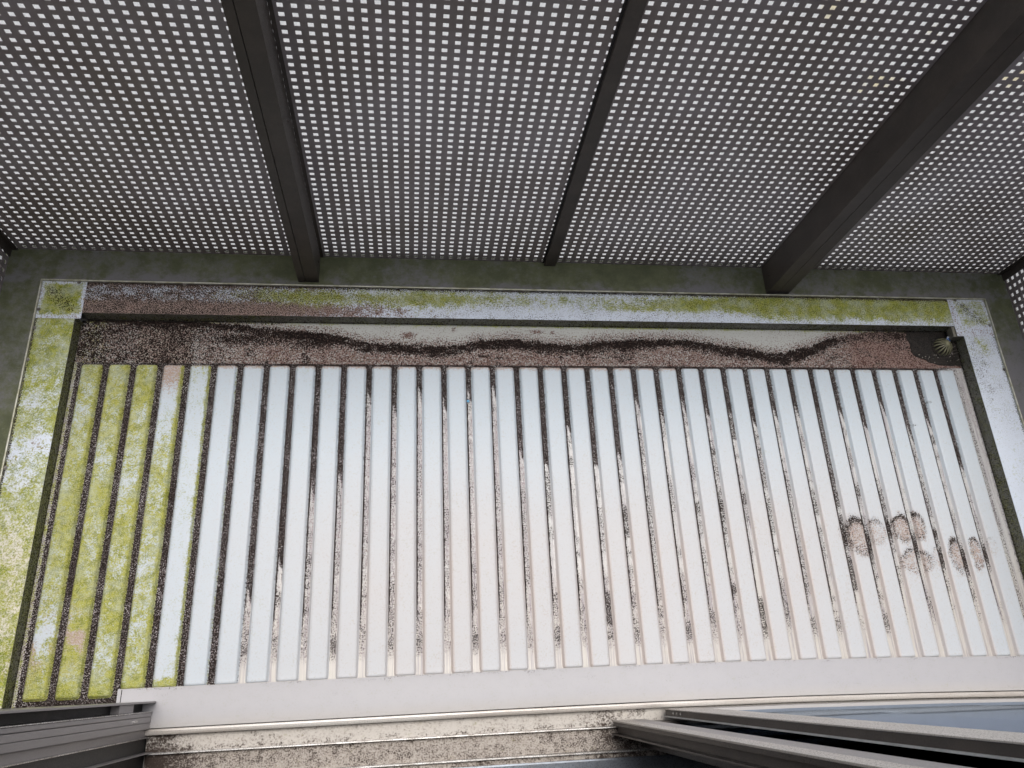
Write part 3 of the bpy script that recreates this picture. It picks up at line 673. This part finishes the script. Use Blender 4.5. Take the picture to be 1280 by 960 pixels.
MB().box(1.6625, 3.60, -1.0950, -1.0760, ZB-.008, .105, .001).build('bottom_rail', M['sash'], s2)
MB().box(1.6625, 3.60, -1.0950, -1.0760, HT-.13, HT-.05, .001).build('top_rail', M['sash'], s2)
MB().box(1.6625, 3.60, -1.0870, -1.0830, .1055, HT-.131).build('glass', M['glass'], s2)
t = thing('fly_screen_frame', (1.7, -1.13, 0), 'dark brown upright frame behind the inner sash at the lower right', 'screen frame')
MB().box(1.655, 1.72, -1.1420, -1.1235, .026, HT-.03, .001).build('stile', M['sash'], t)
MB().box(1.7205, 3.6, -1.1400, -1.1260, .026, .09, .001).build('bottom_rail', M['sash'], t)
nn = N('fly_mesh'); nn.base((.02, .02, .02), .7); tt = nn.t.nodes.new('ShaderNodeBsdfTransparent'); mm = nn.t.nodes.new('ShaderNodeMixShader'); mm.inputs[0].default_value = .6
nn.l(tt.outputs[0], mm.inputs[1]); nn.l(nn.b.outputs[0], mm.inputs[2]); nn.l(mm.outputs[0], nn.out.inputs[0])
MB().box(1.7205, 3.6, -1.1335, -1.1330, .0905, HT-.04).build('mesh', nn.m, t)
FLY = t
fr_ = thing('window_head', (1.9, -1.07, HT), 'grey head frame across the top of the sliding window', 'window frame')
MB().box(-.6, 3.66, -1.165, -.985, HT+.001, HT+.07, .002).build('head_bar', M['jamb'], fr_)
MB().box(3.602, 3.66, -1.145, -.985, .0, HT, .002).build('end_upright', M['jamb'], fr_)

for root in (sill, tk, s1, s2, t):
    for o in root.children_recursive:
        off = Vector((0, 0, 0)); p_ = o.parent
        while p_: off += Vector(p_.location); p_ = p_.parent
        bm = bmesh.new(); bm.from_mesh(o.data)
        if len(bm.verts) < 4000 and max((v.co.x for v in bm.verts), default=0)-min((v.co.x for v in bm.verts), default=0) > .5 and len(bm.faces) < 200:
            for xc in (1.3, 1.7, 2.1, 2.5, 2.9, 3.3):
                bmesh.ops.bisect_plane(bm, geom=bm.verts[:]+bm.edges[:]+bm.faces[:], plane_co=(xc-off.x, 0, 0), plane_no=(1, 0, 0))
        for v in bm.verts: v.co.y -= lens_bow(v.co.x+off.x)
        bm.to_mesh(o.data); bm.free()
# ------------------------------------------------------------------ house and surroundings
# unseen wall top kept low so light still reaches the deck
hw = thing('house_wall', (1.5, -1.2, -3), 'pale rendered house wall around the sliding window', 'wall')
MB().box(-4, -.602, -1.25, -.985, -3, 3.2).build('wall', M['wall'], hw)
MB().box(3.662, 7, -1.25, -.985, -3, 3.2).build('wall', M['wall'], hw)
MB().box(-.6, 3.66, -1.25, -.985, HT+.072, 3.2).build('wall', M['wall'], hw)
MB().box(-.6, 3.66, -1.25, -.985, -3, -.004).build('wall', M['wall'], hw)
pw = thing('balcony_base', (1.5, 0, -3), 'plain rendered wall carrying the balcony ledge', 'wall')
MB().box(XS0-.02, XS1+.02, YF0+.03, YS+.0160, -3, ZL-.004).build('wall', M['wall'], pw)
MB().box(XS0-.02, XL-.03, -.98, YF0+.028, -3, ZL-.004).build('wall', M['wall'], pw)
MB().box(XR+.03, XS1+.02, -.98, YF0+.028, -3, ZL-.004).build('wall', M['wall'], pw)
MB().box(XL-.028, XR+.028, -.98, YF0+.028, -.3, -.004).build('slab', M['wall'], pw)
def struct(o): o['kind'] = 'structure'; return o
struct(MB().box(-.9, 3.9, -4.2, -1.262, -.10, .004).build('room_floor', M['inner']))
rm = thing('room_partition', (1.5, -4.2, 0), 'plain brown inner partition of the room behind the window', 'wall')
MB().box(-.95, 3.95, -4.26, -4.2, .0, 2.9).build('panel', M['inner'], rm)
MB().box(-.96, -.9, -4.2, -1.26, .0, 2.9).build('panel', M['inner'], rm); MB().box(3.9, 3.96, -4.2, -1.26, .0, 2.9).build('panel', M['inner'], rm)
MB().box(-.96, 3.96, -4.2, -1.262, 2.9, 2.95).build('ceiling', M['wall'], rm)
struct(MB().box(-200, 200, -200, 200, -3.2, -3.0).build('ground', M['conc']))
